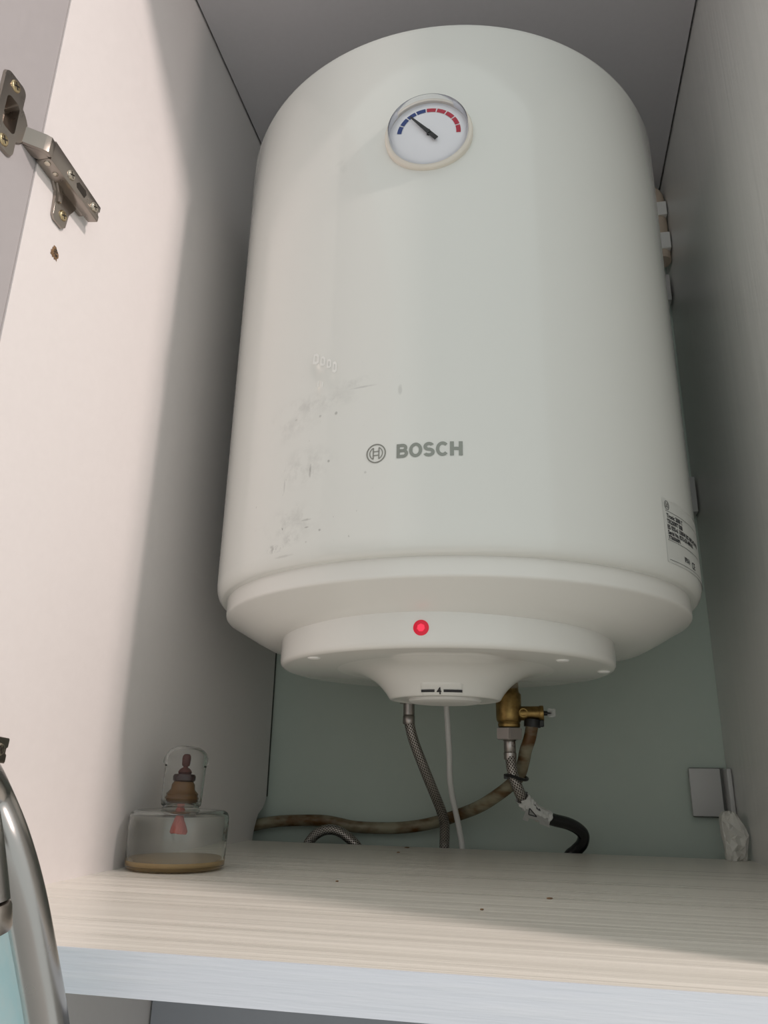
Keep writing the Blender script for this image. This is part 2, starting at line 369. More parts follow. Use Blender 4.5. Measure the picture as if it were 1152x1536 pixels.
# ---------------------------------------------------------------- concealed hinges
def screw(bm_, c, ax, r, h=.0012):
    c = Vector(c); ax = Vector(ax); bm_.cyl(c, c + ax * h, r, 20, r * .82, .0002)
    e1 = ax.orthogonal().normalized(); e1 = (Matrix.Rotation(.6, 3, ax) @ e1); e2 = ax.cross(e1)
    return c + ax * (h + .00005), e1, e2
def make_hinge(z0, label):
    h = empty('cabinet_hinge', (0, -.555, z0), label, 'hinge', 'hinges on the left panel')
    O = Vector((0, -.555, z0))
    tilt_ = Matrix.Translation((0, -.035, 0)) @ Matrix.Rotation(-.075, 4, 'X') @ Matrix.Translation((0, .035, 0))
    def T(bm_, cup=False):
        if not cup: bm_.b.transform(tilt_)
        bmesh.ops.translate(bm_.b, verts=bm_.b.verts, vec=O + (Vector((0, -.0055, .0028)) if cup else Vector((0, 0, 0))))
    def put(bm_, name, ma, par=h, sm=35, cup=False): T(bm_, cup); return bm_.build(name, ma, par, sm)
    # mounting plate: rail with two joggled wings
    m = BM(); m.prism([(-.030, -.0065), (.020, -.0065), (.020, .0065), (-.030, .0065)], .0002, .0045, 'x', .0006)
    for s in (-1,):
        out = [(-.019, s * .006), (-.012, s * .012), (-.011, s * .018), (-.0095, s * .0315), (-.0065, s * .0345), (.0035, s * .0345), (.0065, s * .031), (.0062, s * .018), (.010, s * .012), (.013, s * .006)]
        m.prism(out if s > 0 else out[::-1], .0002, .0026, 'x', .0005)
        m.prism([(-.017, s * .0055), (-.0105, s * .0125), (-.0085, s * .0195), (-.0055, s * .0190), (-.006, s * .012), (-.008, s * .0055)][::s], .0024, .0046, 'x', .0006)
    pl = put(m, 'mounting_plate', NICKEL)
    for s in (-1,):
        m = BM(); c, e1, e2 = screw(m, (.0026, .0005, s * .0245), (1, 0, 0), .0043)
        T(m); sc = m.build('screw', BRASSY, pl, 35)
    # hinge arm: U-channel, taller at its front end
    m = BM(); x1 = .0130
    tp = []
    m.prism([(-.036, -.0085), (.0265, -.0070), (.0265, -.0025), (.0245, -.0020), (.0245, .0015), (.0265, .0020), (.0265, .0070), (-.036, .0095)], x1 - .0014, x1, 'x', .0004)
    for s in (-1, 1):
        z_ = s * .0069
        m.prism([(.0005, -.0360), (x1 - .0004, -.0360), (x1 - .0004, .0265), (.0052, .0255), (.0042, .004), (.0046, -.010), (.0020, -.0125), (.0020, -.017), (.0005, -.0190)], z_ - .0006, z_ + .0006, 'z', .0002)
    arm = put(m, 'hinge_arm', NICKEL)
    for yy in (-.0135, .0185):
        m = BM(); c, e1, e2 = screw(m, (x1 - .0002, yy, 0), (1, 0, 0), .0042, .0016); T(m); sc = m.build('adjusting_screw', BRIGHT, arm, 35)
    m = BM(); m.prism([(-.0045, -.0030), (.0055, -.0036), (.0072, .0010), (.0055, .0036), (-.0035, .0032), (-.006, .0)], x1 - .001, x1 + .00015, 'x'); put(m, 'arm_slot', DARK, arm, 0)
    for yy, rr in ((-.0325, .0026), (-.0225, .0022)):
        m = BM(); m.cyl((.0075, yy, -.0073), (.0075, yy, -.0083), rr, 18, rr * .85, .0002); put(m, 'rivet', BRIGHT, arm)
    # cranked link from the arm into the cup
    m = BM(); a_ = (x1 + .0003, -.0355); b_ = (x1 + .0010, -.0410); c_ = (-.006, -.0560)
    m.prism([a_, b_, (.0115, -.0438), (c_[0] - .001, c_[1] - .003), (-.0085, -.0575), (.0098, -.0412), (.0108, -.0372)], -.0072, .0072, 'z', .0003)
    for s in (-1, 1):
        m.prism([(.0108, -.0372), (.0098, -.0412), (-.0060, -.0540), (-.0080, -.0480), (.0015, -.0375), (.0060, -.0300), (.0105, -.0300)], s * .0066 - .0005, s * .0066 + .0005, 'z', .0002)
    put(m, 'hinge_link', NICKEL)
    # cup with flange on the door
    xd = -.0006
    m = BM(); fl = rrect(.021, .060, .005)
    t = bmesh.new(); outer = [t.verts.new((xd + .0020, -.064 + p[0], p[1])) for p in fl]; base = [t.verts.new((xd, -.064 + p[0] * 1.05, p[1] * 1.02)) for p in fl]
    inn = rrect(.013, .026, .004); inner = [t.verts.new((xd + .0020, -.0625 + p[0], p[1])) for p in inn]; deep = [t.verts.new((xd - .0085, -.0625 + p[0] * .8, p[1] * .8)) for p in inn]
    k_ = len(fl)
    for i in range(k_):
        j = (i + 1) % k_
        t.faces.new([base[i], base[j], outer[j], outer[i]]); t.faces.new([outer[i], outer[j], inner[j], inner[i]]); t.faces.new([inner[i], inner[j], deep[j], deep[i]])
    t.faces.new(deep)
    m.add(t); fo = put(m, 'cup_flange', NICKEL, h, 25, True)
    # round cup rim showing beyond the flange towards the door edge
    t = bmesh.new(); seg = 40; rr = .0178; V = [[], [], []]; yc = -.0612
    for k in range(seg):
        a = 2 * PI * k / seg; c_, s_ = math.cos(a), math.sin(a)
        V[0].append(t.verts.new((xd, yc + rr * c_, rr * s_))); V[1].append(t.verts.new((xd + .0014, yc + rr * .95 * c_, rr * .95 * s_)))
        V[2].append(t.verts.new((xd + .0014, -.0625 + .0066 * max(-1, min(1, 1.35 * c_)), .0132 * max(-1, min(1, 1.35 * s_)))))
    for k in range(seg):
        j = (k + 1) % seg
        for q in (0, 1): t.faces.new([V[q][k], V[q][j], V[q + 1][j], V[q + 1][k]])
    m = BM(); m.add(t); put(m, 'cup_rim', NICKEL, fo, 30, True)
    for s in (-1, 1):
        m = BM(); screw(m, (xd + .0020, -.064, s * .0235), (1, 0, 0), .0045, .0011); T(m, True); m.build('screw', BRASSY, fo, 35)
    return h
def make_crosses(h):
    """Phillips recess on every screw: a thin dark cross standing in the head, joined to it as a second material"""
    for o in list(h.children_recursive):
        if not o.name.startswith(('screw', 'adjusting')): continue
        me = o.data; me.materials.append(DARK); t = bmesh.new(); t.from_mesh(me)
        xm = max(v.co.x for v in t.verts); cy_ = sum(v.co.y for v in t.verts) / len(t.verts); cz_ = sum(v.co.z for v in t.verts) / len(t.verts)
        for ang in (.5, .5 + PI / 2):
            d = Vector((0, math.cos(ang), math.sin(ang))); e = Vector((0, -d.z, d.y)); c = Vector((xm + .00006, cy_, cz_))
            vs = [t.verts.new(c + d * a * .0027 + e * b * .00055) for a, b in ((-1, -1), (1, -1), (1, 1), (-1, 1))]
            f = t.faces.new(vs); f.material_index = 1
            f.normal_update()
            if f.normal.x < 0: f.normal_flip()
        t.to_mesh(me); t.free()
hg = make_hinge(.4985, 'nickel concealed hinge, wholly in view, screwed to the upper left panel'); make_crosses(hg)
def copy_tree(o, parent=None):
    c = o.copy(); COL.objects.link(c)
    if parent is not None: c.parent = parent
    for ch in list(o.children): copy_tree(ch, c)
    return c
h2 = copy_tree(hg); h2.location = (0, -.555, .0905); h2['label'] = 'lower hinge cut off by the left picture edge just above the chrome tap'

# ---------------------------------------------------------------- water heater
CX, CY = .2608, -.2430
HT = empty('water_heater', (CX, CY, .136), 'large white cylindrical electric water heater hanging on the back wall above the shelf', 'water heater')
def on_cyl(a, z, r=R_T, c=(CX, CY)): return Vector((c[0] + r * math.sin(a), c[1] - r * math.cos(a), z))
def wrap(t, a0, z0, off, r=R_T, c=(CX, CY), rz=None, shear=0):
    for v in t.verts:
        z = z0 + v.co.y; rr = (rz(z) if rz else r) + off + v.co.z
        v.co = on_cyl(a0 + v.co.x / (rz(z) if rz else r), z, rr, c)
    return t
m = BM(); m.lathe([(0, .7190), (.212, .7190), (.2190, .7178), (.2235, .7145), (.225, .7090), (.225, .60), (.225, .50), (.225, .40), (.225, .30), (.225, .2370), (.2247, .2330), (.2238, .2290), (.2224, .2258), (.2205, .2236), (.2190, .2227), (.2130, .2226)], (CX, CY), 160)
tank = m.build('tank_shell', ENAMEL, HT, 35)
m = BM(); m.lathe([(.2100, .2262), (.2146, .2258), (.2146, .2100), (.2143, .2088), (.2134, .2078), (.2118, .2070), (.205, .2032), (.190, .1945), (.178, .1884), (.160, .1850), (0, .1840)], (CX, CY), 160)
m.build('bottom_cap', PLASTIC, HT, 35)
PCX, PCY = .2572, -.2760
m = BM(); m.lathe([(.1455, .1990), (.1480, .1980), (.1484, .1690), (.1478, .1662), (.1462, .1645), (.1435, .1638), (.06, .1638), (0, .1638)], (PCX, PCY), 128)
cover = m.build('control_cover', GLOSSP, HT, 35)
KX, KY = .2575, -.2850
prof = [(.100, .1642), (.0905, .1634), (.0820, .1624), (.0745, .1606), (.0682, .1580), (.0630, .1548), (.0585, .1512), (.0548, .1474), (.0520, .1440), (.0502, .1412), (.0490, .1392), (.0478, .1384), (.0455, .1382), (.0440, .1388), (.0400, .1392), (0, .1392)]
def neck_r(z):
    for (ra, za), (rb, zb) in zip(prof, prof[1:]):
        if zb <= z <= za: return ra + (rb - ra) * (za - z) / max(za - zb, 1e-9)
    return prof[0][0] if z > prof[0][1] else .049
m = BM(); m.lathe(prof, (KX, KY), 96); neck = m.build('dial_housing', PLASTIC, HT, 40)
m = BM(); m.lathe([(0, .1352), (.0200, .1354), (.0280, .1360), (.0310, .1370), (.0318, .1384), (.0318, .1395), (0, .1395)], (KX, KY), 64); m.build('dial_knob', PLASTICM, HT, 40)
# pointer window on the neck: raised rounded frame, bars and the figure 4
t = bmesh.new(); A0 = math.radians(4.0); nu, nv = 26, 10; wv = .0340; grid = []
for j in range(nv + 1):
    row = []
    for i in range(nu + 1):
        u = -wv / 2 + wv * i / nu; v = .1388 + .0098 * j / nv
        edge = min(wv / 2 - abs(u), .1486 - v); lift = .0011 * min(1, max(0, edge) / .0016) ** .6 - .0003
        cr = .0035
        if abs(u) > wv / 2 - cr and v > .1486 - cr and math.hypot(abs(u) - (wv / 2 - cr), v - (.1486 - cr)) > cr * .9: lift = -.0008
        rr = neck_r(v); rb = neck_r(.1400) + (neck_r(.1475) - neck_r(.1400)) * .72 * max(0, (v - .14)) / .0075
        row.append(t.verts.new(on_cyl(A0 + u / .049, v, (rr if lift < 0 else rr) + lift, (KX, KY))))
    grid.append(row)
for j in range(nv):
    for i in range(nu): t.faces.new([grid[j][i], grid[j][i + 1], grid[j + 1][i + 1], grid[j + 1][i]])
win = obj_bm('pointer_window', t, PLASTIC, neck, 50)
for u0, u1 in ((-.0168, -.0056), (.0016, .0168)):
    t = bmesh.new(); quad2d(t, u0, u1, -.0010, .0010, 8); wrap(t, A0, .1418, .0014, .049, (KX, KY), neck_r); obj_bm('scale_bar', t, INK, win, 0)
t = text_bm('4', .0072, .0002); wrap(t, A0 - .0020 / .049, .1418, .0015, .049, (KX, KY), neck_r); obj_bm('scale_figure', t, INK, win, 0)
for k, (x, y) in enumerate(((.1634, -.3770), (.3588, -.3513), (.3950, -.2793))):
    m = BM(); m.lathe([(0, .1626), (.0040, .1627), (.0052, .1633), (.0054, .1640)], (x, y), 24); m.build('screw_cap', WHITEC, HT, 50)
# indicator lamp: dark red bezel, lens and a glowing core on the front of the cover
nd = Vector((0, -1, 0)); lc = Vector((.2574, PCY - .1482, .1780))
m = BM(); m.cyl(lc - nd * .002, lc + nd * .0006, .0058, 32, bev=.0003); lamp = m.build('indicator_lamp', LED, HT, 40)
m = BM(); m.cyl(lc, lc + nd * .0010, .0034, 7, .0028); m.build('lamp_core', LEDC, lamp, 40)
# thermometer
GA = math.radians(2.1); gc = on_cyl(GA, .5895); gn = Vector((math.sin(GA), -math.cos(GA), 0)); gt = Vector((math.cos(GA), math.sin(GA), 0)); gz = Vector((0, 0, 1))
GM = Matrix(((gt.x, gz.x, gn.x, gc.x), (gt.y, gz.y, gn.y, gc.y), (gt.z, gz.z, gn.z, gc.z), (0, 0, 0, 1))) @ Matrix.Rotation(math.radians(-5.5), 4, 'Z')
m = BM(); m.lathe([(.0300, -.006), (.0372, -.006), (.0376, .0004), (.0373, .0020), (.0364, .0032), (.0350, .0036), (.0338, .0034), (.0336, .0002)], n=72, mat=GM); gauge = m.build('thermometer', CREAM, HT, 40)
m = BM(); m.lathe([(0, .0012), (.0335, .0012), (.0335, .0002), (0, .0002)], n=64, mat=GM); m.build('dial_face', FACE, gauge, 40)
m = BM(); m.lathe([(.0334, .0014), (.0338, .0030), (.0336, .0105), (.0330, .0114), (.0318, .0118), (0, .0120), (0, .0110), (.0314, .0108), (.0324, .0100), (.0328, .0030)], n=72, mat=GM); m.build('clear_cover', CLEAR, gauge, 40)
for k in range(9):
    t = bmesh.new(); ring2d(t, (0, 0), (.0272), .0234, 180 - 20 * k - 1.2, 180 - 20 * (k + 1) + 1.2, 6)
    for v in t.verts: v.co.z = .0015
    t.transform(GM); obj_bm('scale_segment', t, BLUE if k < 4 else RED, gauge, 0)['label'] = 'blue cold segment' if k < 4 else 'red hot segment'
t = bmesh.new(); m = BM(); an = math.radians(136); d = Vector((math.cos(an), math.sin(an), 0)); e = Vector((-d.y, d.x, 0))
t = bmesh.new(); top = []; bot = []
for s_, h_ in ((-.0105, .0019), (.002, .0017), (.0235, .0006)):
    for q in (1, -1):
        top.append(t.verts.new(d * s_ + e * h_ * q + Vector((0, 0, .0042)))); bot.append(t.verts.new(d * s_ + e * h_ * q + Vector((0, 0, .0034))))
for i in (0, 2): 
    for L_ in (top, bot): t.faces.new([L_[i], L_[i + 1], L_[i + 3], L_[i + 2]])
    for q in (0, 1): t.faces.new([top[i + q], top[i + 2 + q], bot[i + 2 + q], bot[i + q]])
t.faces.new([top[0], top[1], bot[1], bot[0]]); t.faces.new([top[4], top[5], bot[5], bot[4]])
m.add(t, GM); m.cyl(GM @ Vector((0, 0, .0012)), GM @ Vector((0, 0, .0048)), .0018, 16); m.build('needle', BLACK, gauge, 40)
# maker's emblem and lettering on the shell
def emblem(k=1.0):
    t = bmesh.new(); ring2d(t, (0, 0), .0076 * k, .0067 * k, n=48)
    for s in (0, 180):
        ring2d(t, (0, 0), .0053 * k, .0046 * k, s - 62, s + 62, 20)
    for s in (-1, 1):
        quad2d(t, s * .0022 * k - .0004 * k, s * .0022 * k + .0004 * k, -.0046 * k, .0046 * k)
        quad2d(t, -.0022 * k, .0022 * k, s * .0015 * k - .00035 * k, s * .0015 * k + .00035 * k)
    return t
obj_bm('emblem', wrap(emblem(), math.radians(-7.9), .2998, .0003), CHROMEL, HT, 0)
def bold_word():
    """heavy sans capitals B O S C H drawn from bars and elliptical arcs, centred on 0"""
    t = bmesh.new(); k = .0482 / 626; h = .0110; hy = h / 2; sx, sy = 31 * k, .0024
    def earc(cx, cy, rx, ry, a0, a1, n=20):
        A = []; B = []
        for i in range(n + 1):
            a = math.radians(a0 + (a1 - a0) * i / n); c, s_ = math.cos(a), math.sin(a)
            A.append(t.verts.new((cx + rx * c, cy + ry * s_, 0))); B.append(t.verts.new((cx + (rx - sx) * c, cy + (ry - sy) * s_, 0)))
        for i in range(n): t.faces.new([A[i], A[i + 1], B[i + 1], B[i]])
    def bar(x0, x1, y0, y1): quad2d(t, x0, x1, y0, y1, 3)
    X = lambda u: (u - 727) * k
    x = X(414); m1 = h * .255; m2 = h * .295
    bar(x, x + sx, -hy, hy)
    for cy_, ry in ((hy - (h + sy) / 4 * .97, (h + sy) / 4 * .97), (-hy + (h + sy) / 4 * 1.03, (h + sy) / 4 * 1.03)):
        xe = X(518) if cy_ > 0 else X(524); rx = 46 * k
        bar(x + sx, xe - rx, cy_ + ry - sy, cy_ + ry); bar(x + sx, xe - rx, cy_ - ry, cy_ - ry + sy); earc(xe - rx, cy_, rx, ry, -90, 90)
    earc(X(597.5), 0, 62.5 * k, hy * 1.03, 0, 360, 40)
    r1 = (h * 1.03 + sy) / 4
    earc(X(723), hy * 1.03 - r1, 51 * k, r1, 25, 270); earc(X(723), -hy * 1.03 + r1, 55 * k, r1, -155, 90)
    earc(X(852), 0, 62 * k, hy * 1.03, 42, 318, 32)
    bar(X(921), X(921) + sx + 6 * k, -hy, hy); bar(X(1040) - sx - 6 * k, X(1040), -hy, hy); bar(X(921) + sx, X(1040) - sx, -sy / 2, sy / 2)
    return t
t = bold_word(); wrap(t, math.radians(2.25), .2998, .0003); obj_bm('lettering', t, CHROMEL, HT, 0)
# rating label
def patch(u0, u1, v0, v1, nx): t = bmesh.new(); quad2d(t, u0, u1, v0, v1, nx); return t
LA = math.radians(53.0)
lab = obj_bm('rating_label', wrap(patch(0, .135, .2340, .2865, 24), LA, 0, .00018), SILVERED, HT, 60)
def lab_print(name, t): wrap(t, LA, 0, .0004); obj_bm(name, t, INK, lab, 0)
t = emblem(.50)
for v in t.verts: v.co.x += .0065; v.co.y += .2810
lab_print('label_emblem', t)
for zz in (.2762, .2522, .2362): lab_print('label_rule', patch(.003, .128, zz - .00016, zz + .00016, 20))
for s_, zz, sz in (('Tronic 2000 T', .2724, .0050), ('TR2000T 50B', .2678, .0050), ('ES 050-6 1500W BO M1S-KTWVB', .2632, .0050), ('Serial No. 8375-331-000162', .2588, .0046), ('7736506091', .2548, .0042), ('IPX4', .2420, .0056), ('CE', .2410, .0078)):
    t = text_bm(s_, sz, .00018); x0 = min(v.co.x for v in t.verts); u0 = {'IPX4': .031, 'CE': .048}.get(s_, .0045)
    for v in t.verts: v.co.x += u0 - x0; v.co.y += zz
    lab_print('label_line', t)
# scraps of a peeled sticker
for a_, z_, w_, h_ in ((-22.4, .3925, .0052, .0085), (-20.6, .3885, .0040, .0075), (-19.0, .3845, .0036, .0070), (-17.6, .3800, .0034, .0085), (-21.5, .3690, .0012, .0055), (-20.4, .3675, .0012, .0050)):
    t = bmesh.new(); pts = [(-.5, -.42), (.1, -.5), (.5, -.35), (.46, .3), (.1, .5), (-.38, .44)]
    if h_ > .006: 
        ring_o = [t.verts.new((x * w_ * 1.25, y * h_ * 1.2 + (-.2 * x * w_), 0)) for x, y in pts]; ring_i = [t.verts.new((x * w_ * .55, y * h_ * .65 + (-.2 * x * w_), 0)) for x, y in pts]
        for i in range(6): t.faces.new([ring_o[i], ring_o[(i + 1) % 6], ring_i[(i + 1) % 6], ring_i[i]])
    else: t.faces.new([t.verts.new((x * w_, y * h_ - .30 * x * w_, 0)) for x, y in pts])
    obj_bm('glue_residue', wrap(t, math.radians(a_), z_, .0002), STICK, HT, 0)
# wall brackets behind the tank, pipe stubs
for z0, z1, x1 in ((.388, .434, .5405), (.692, .733, .5395)):
    m = BM(); m.box(.20, x1, -.030, -.0005, z0, z1, .0012, 2); m.box(.22, .30, -.045, -.028, z0, z1, .001, 1); m.build('wall_bracket', SOCK, HT, 35)
for x, y in ((.1963, -.115), (.3063, -.115)):
    m = BM(); m.cyl((x, y, .160 if x > .25 else .150), (x, y, .1855), .0095, 20); m.build('pipe_stub', STEEL, HT, 40)

# ---------------------------------------------------------------- safety valve
SV = empty('safety_valve', (.306, -.115, .11), 'brass safety valve with side outlet hanging under the right of the heater', 'valve')
m = BM(); m.lathe([(.0095, .1700), (.0108, .1695), (.0112, .1640), (.0118, .1620), (.0134, .1605), (.0136, .1600), (.0136, .1360), (.0132, .1330), (.0122, .1312), (.0116, .1308), (.0116, .1296), (.0120, .1290), (.0116, .1262), (.0105, .1255), (0, .1255)], (.3058, -.115), 40); m.build('valve_body', BRASS, SV, 40)
m = BM(); m.cyl((.3100, -.115, .1402), (.3395, -.115, .1405), .0074, 32, bev=.0006); m.cyl((.3380, -.115, .1405), (.3428, -.115, .1406), .0080, 32, bev=.0008); ot = m.build('outlet', BRASS, SV, 40)
m = BM(); t = bmesh.new(); ring2d(t, (0, 0), .0046, .0036, n=24); quad2d(t, -.002, .002, -.0004, .0004)
t.transform(Matrix.Translation((.3215, -.1226, .1405)) @ Matrix.Rotation(PI / 2, 4, 'X')); m.add(t); m.build('cast_mark', BRASS, ot, 0)
m = BM(); m.cyl((.3318, -.115, .1375), (.3308, -.115, .1268), .0042, 20); m.build('hose_barb', BRASS, SV, 40)
m = BM(); m.cyl((.3425, -.115, .1406), (.3515, -.115, .1404), .0026, 16, .0020); lv = m.build('lever_stem', BLACK, SV, 40)
m = BM(); m.prism([(p[0] + .3508, p[1] + .1410) for p in rrect(.0085, .0090, .0018)], -.1170, -.1130, 'y', .0004); m.build('lever_cap', CLEARW, SV, 40)
m = BM(); t = bmesh.new(); bmesh.ops.create_cone(t, cap_ends=True, segments=6, radius1=.0150, radius2=.0150, depth=.0118)
bmesh.ops.bevel(t, geom=t.edges[:], offset=.0008, segments=2, affect='EDGES'); m.add(t, Matrix.Translation((.3057, -.115, .1190)) @ Matrix.Rotation(math.radians(3), 4, 'Z')); m.build('hex_nut', STEEL, SV, 30)

# ---------------------------------------------------------------- hoses, tube, cable
hl = empty('braided_hose', (.227, -.046, -.05), 'braided steel hose falling from the left of the heater base, behind the shelf', 'hose', 'braided hoses')
P = [(.1963, -.115, .142), (.1972, -.115, .1369), (.1981, -.115, .1262), (.2022, -.112, .1096), (.2116, -.103, .0836), (.2201, -.088, .0591), (.2263, -.070, .0386), (.2283, -.058, .0246), (.2278, -.0515, .0106), (.227, -.049, -.0031), (.226, -.0475, -.06), (.226, -.0475, -.10)]
m = BM(); m.tube(P, .0056, 18, 8); m.build('braid', BRAID, hl, 60)
m = BM(); m.lathe([(.0055, .1520), (.0062, .1518), (.0062, .1382), (.0058, .1378), (.0066, .1366), (.0066, .1290), (.0060, .1280)], (.1968, -.115), 28); m.build('ferrule', STEEL, hl, 40)
hr = empty('braided_hose', (.365, -.048, -.05), 'braided steel hose under the brass valve, curling right into a glossy black sleeve', 'hose', 'braided hoses')
P = [(.3057, -.115, .1125), (.3057, -.1155, .1080), (.3060, -.1165, .0990), (.3069, -.1185, .0864), (.3088, -.1190, .0759), (.3121, -.118, .0666), (.3162, -.114, .0564), (.3229, -.108, .0476), (.3331, -.100, .0395), (.3400, -.095, .0367)]
m = BM(); m.tube(P, .0056, 18, 8); m.build('braid', BRAID, hr, 60)
m = BM(); m.lathe([(.0050, .1142), (.0066, .1138), (.0070, .1120), (.0060, .1112), (.0062, .1100), (.0062, .1010), (.0058, .1004), (.0066, .0996), (.0066, .0936), (.0059, .0928)], (.3057, -.1160), 28); m.build('ferrule', STEEL, hr, 40)
P = [(.3331, -.100, .0395), (.3461, -.090, .0342), (.3619, -.079, .0302), (.3725, -.070, .0250), (.3783, -.063, .0183), (.3766, -.0565, .0091), (.3694, -.0510, .0012), (.3620, -.0490, -.0060), (.352, -.0485, -.03), (.350, -.0485, -.08)]
m = BM(); m.tube(P, .0064, 18, 8); m.build('black_sleeve', RUBBER, hr, 60)
m = BM(); P = [(.0630, -.0485, -.08), (.0640, -.0485, -.020), (.0668, -.0485, -.0060), (.0718, -.0485, .0022), (.0784, -.0485, .0084), (.0876, -.0485, .0126), (.0971, -.0485, .0136), (.1068, -.0485, .0112), (.1172, -.0485, .0048), (.1271, -.0485, -.0040), (.136, -.0485, -.022), (.140, -.0485, -.08)]
m.tube(P, .0056, 18, 8); tag(m.build('braided_hose', BRAID, None, 60, (.1, -.0485, -.08)), 'low arch of braided hose peeping over the rear shelf edge near the left panel', 'hose', 'braided hoses')
m = BM(); P = [(.3308, -.115, .1310), (.3298, -.115, .1267), (.3268, -.113, .1145), (.3221, -.1085, .1026), (.3190, -.1040, .0908), (.3140, -.0990, .0773), (.3055, -.0930, .0684), (.2926, -.086, .0586), (.271, -.068, .0452), (.2476, -.045, .0353), (.2143, -.029, .0241), (.184, -.024, .0179), (.154, -.020, .0153), (.1179, -.018, .0155), (.0972, -.018, .0185), (.0768, -.018, .0210), (.0487, -.018, .0205), (.0209, -.020, .0187), (-.0055, -.024, .0140), (-.04, -.03, .004), (-.08, -.03, -.02)]
m.tube(P, .0066, 18, 8); dr = m.build('drain_tube', DRAIN, None, 60, (.1, -.018, .015)); tag(dr, 'brown stained clear drain tube sagging from the brass valve across the wall', 'tube')
m = BM()
for a_ in range(2): m.lathe([(.0062, .0042 - .0085 * a_ * 0), (.0088, .0040), (.0090, .0000), (.0088, -.0040), (.0062, -.0042)], n=24, mat=Matrix.Translation((.3304, -.115, .1302)) @ Matrix.Rotation(.10, 4, 'Y')); break
m.box(.3375, .3425, -.119, -.111, .1265, .1335, .0008, 1); m.build('hose_clip', BLACK, dr, 40)
m = BM(); P = [(.2370, -.112, .1840), (.2374, -.110, .1582), (.2391, -.108, .1214), (.2394, -.100, .0979), (.2386, -.090, .0731), (.2400, -.078, .0529), (.2427, -.066, .0347), (.2453, -.0555, .0159), (.2472, -.0510, -.0034), (.248, -.0495, -.06), (.248, -.0495, -.10)]
m.tube(P, .0032, 14, 8); tag(m.build('power_cable', PVC, None, 60, (.247, -.05, -.05)), 'white power cable dropping from the heater base beside the left braided hose', 'cable')
# cable tie around the right hose and the drain tube
m = BM(); loop = []
for k in range(25):
    a = 2 * PI * k / 24; loop.append((.3112 + .0115 * math.cos(a), -.109 + .0185 * math.sin(a) , .0752 + .0012 * math.sin(2 * a) - .0012 * math.cos(a)))
m.tube(loop, .0017, 8, 2, cap=False); m.box(.2985, .3035, -.118, -.112, .0735, .0785, .0006, 1); tag(m.build('cable_tie', BLACK, None, 40, (.311, -.109, .075)), 'black cable tie binding the right braided hose to the brown drain tube', 'cable tie')
# printed film tag wrapped round the right hose
tg = empty('hose_tag', (.328, -.102, .034), 'torn white printed film tag wrapped round the right hose near the shelf', 'tag')
P = spline([(.3165, -.1137, .0560), (.3229, -.108, .0476), (.3331, -.100, .0395), (.3420, -.0932, .0357)], 6); t = bmesh.new(); rings = []
for i, q in enumerate(P):
    T_ = (P[min(i + 1, len(P) - 1)] - P[max(i - 1, 0)]).normalized(); nv = (Vector((0, -1, 0)) - T_ * -T_.y).normalized(); bv = T_.cross(nv); rg = []
    for k in range(20):
        a = 2 * PI * k / 20; rr = .0076 + .0016 * noise.noise(Vector((i * .9, math.cos(a) * 2.2, math.sin(a) * 2.2 + 4))); rg.append(t.verts.new(q + rr * (math.cos(a) * nv + math.sin(a) * bv) + T_ * (.003 * noise.noise(Vector((k * .7, i * .1, 9))))))
    rings.append(rg)
for i in range(len(P) - 1):
    for k in range(20): t.faces.new([rings[i][k], rings[i][(k + 1) % 20], rings[i + 1][(k + 1) % 20], rings[i + 1][k]])
obj_bm('film_wrap', t, TAPE, tg, 25)
m = BM(); t = bmesh.new(); vs = []
for i in range(5):
    row = []
    for j in range(4): row.append(t.verts.new((.3205 + .0052 * i + .0014 * j * (-1 if i < 2 else .6), -.1165 + .0035 * i + .0015 * noise.noise(Vector((i * 1.3, j * 1.7, 2))), .0445 - .0035 * i * .55 - .0034 * j + .001 * noise.noise(Vector((i * 2, j, 5))))))
    vs.append(row)
for i in range(4):
    for j in range(3): 
        if not (i == 1 and j == 2): t.faces.new([vs[i][j], vs[i + 1][j], vs[i + 1][j + 1], vs[i][j + 1]])
bmesh.ops.solidify(t, geom=t.faces[:], thickness=.0003); m.add(t); m.build('loose_flap', TAPE, tg, 0)
# printed triangle and bars on the tag
def strip(a, b, wd, n_):
    a, b = Vector(a), Vector(b); d = (b - a).normalized(); e = d.cross(Vector(n_)).normalized() * wd / 2
    return [a - e, b - e, b + e, a + e]
nn = Vector((.05, -1, .15)); tri = [Vector((.3240, -.1190, .0455)), Vector((.3228, -.1190, .0395)), Vector((.3308, -.1150, .0375))]
t = bmesh.new()
for i in range(3): t.faces.new([t.verts.new(v) for v in strip(tri[i], tri[(i + 1) % 3], .0011, nn)])
for k in range(3):
    a = Vector((.3290 + .0042 * k, -.1130 + .0035 * k, .0490 - .0040 * k)); t.faces.new([t.verts.new(v) for v in strip(a, a + Vector((.0038, .0030, -.0060)), .0012, nn)])
obj_bm('printed_mark', t, INK, tg, 0)

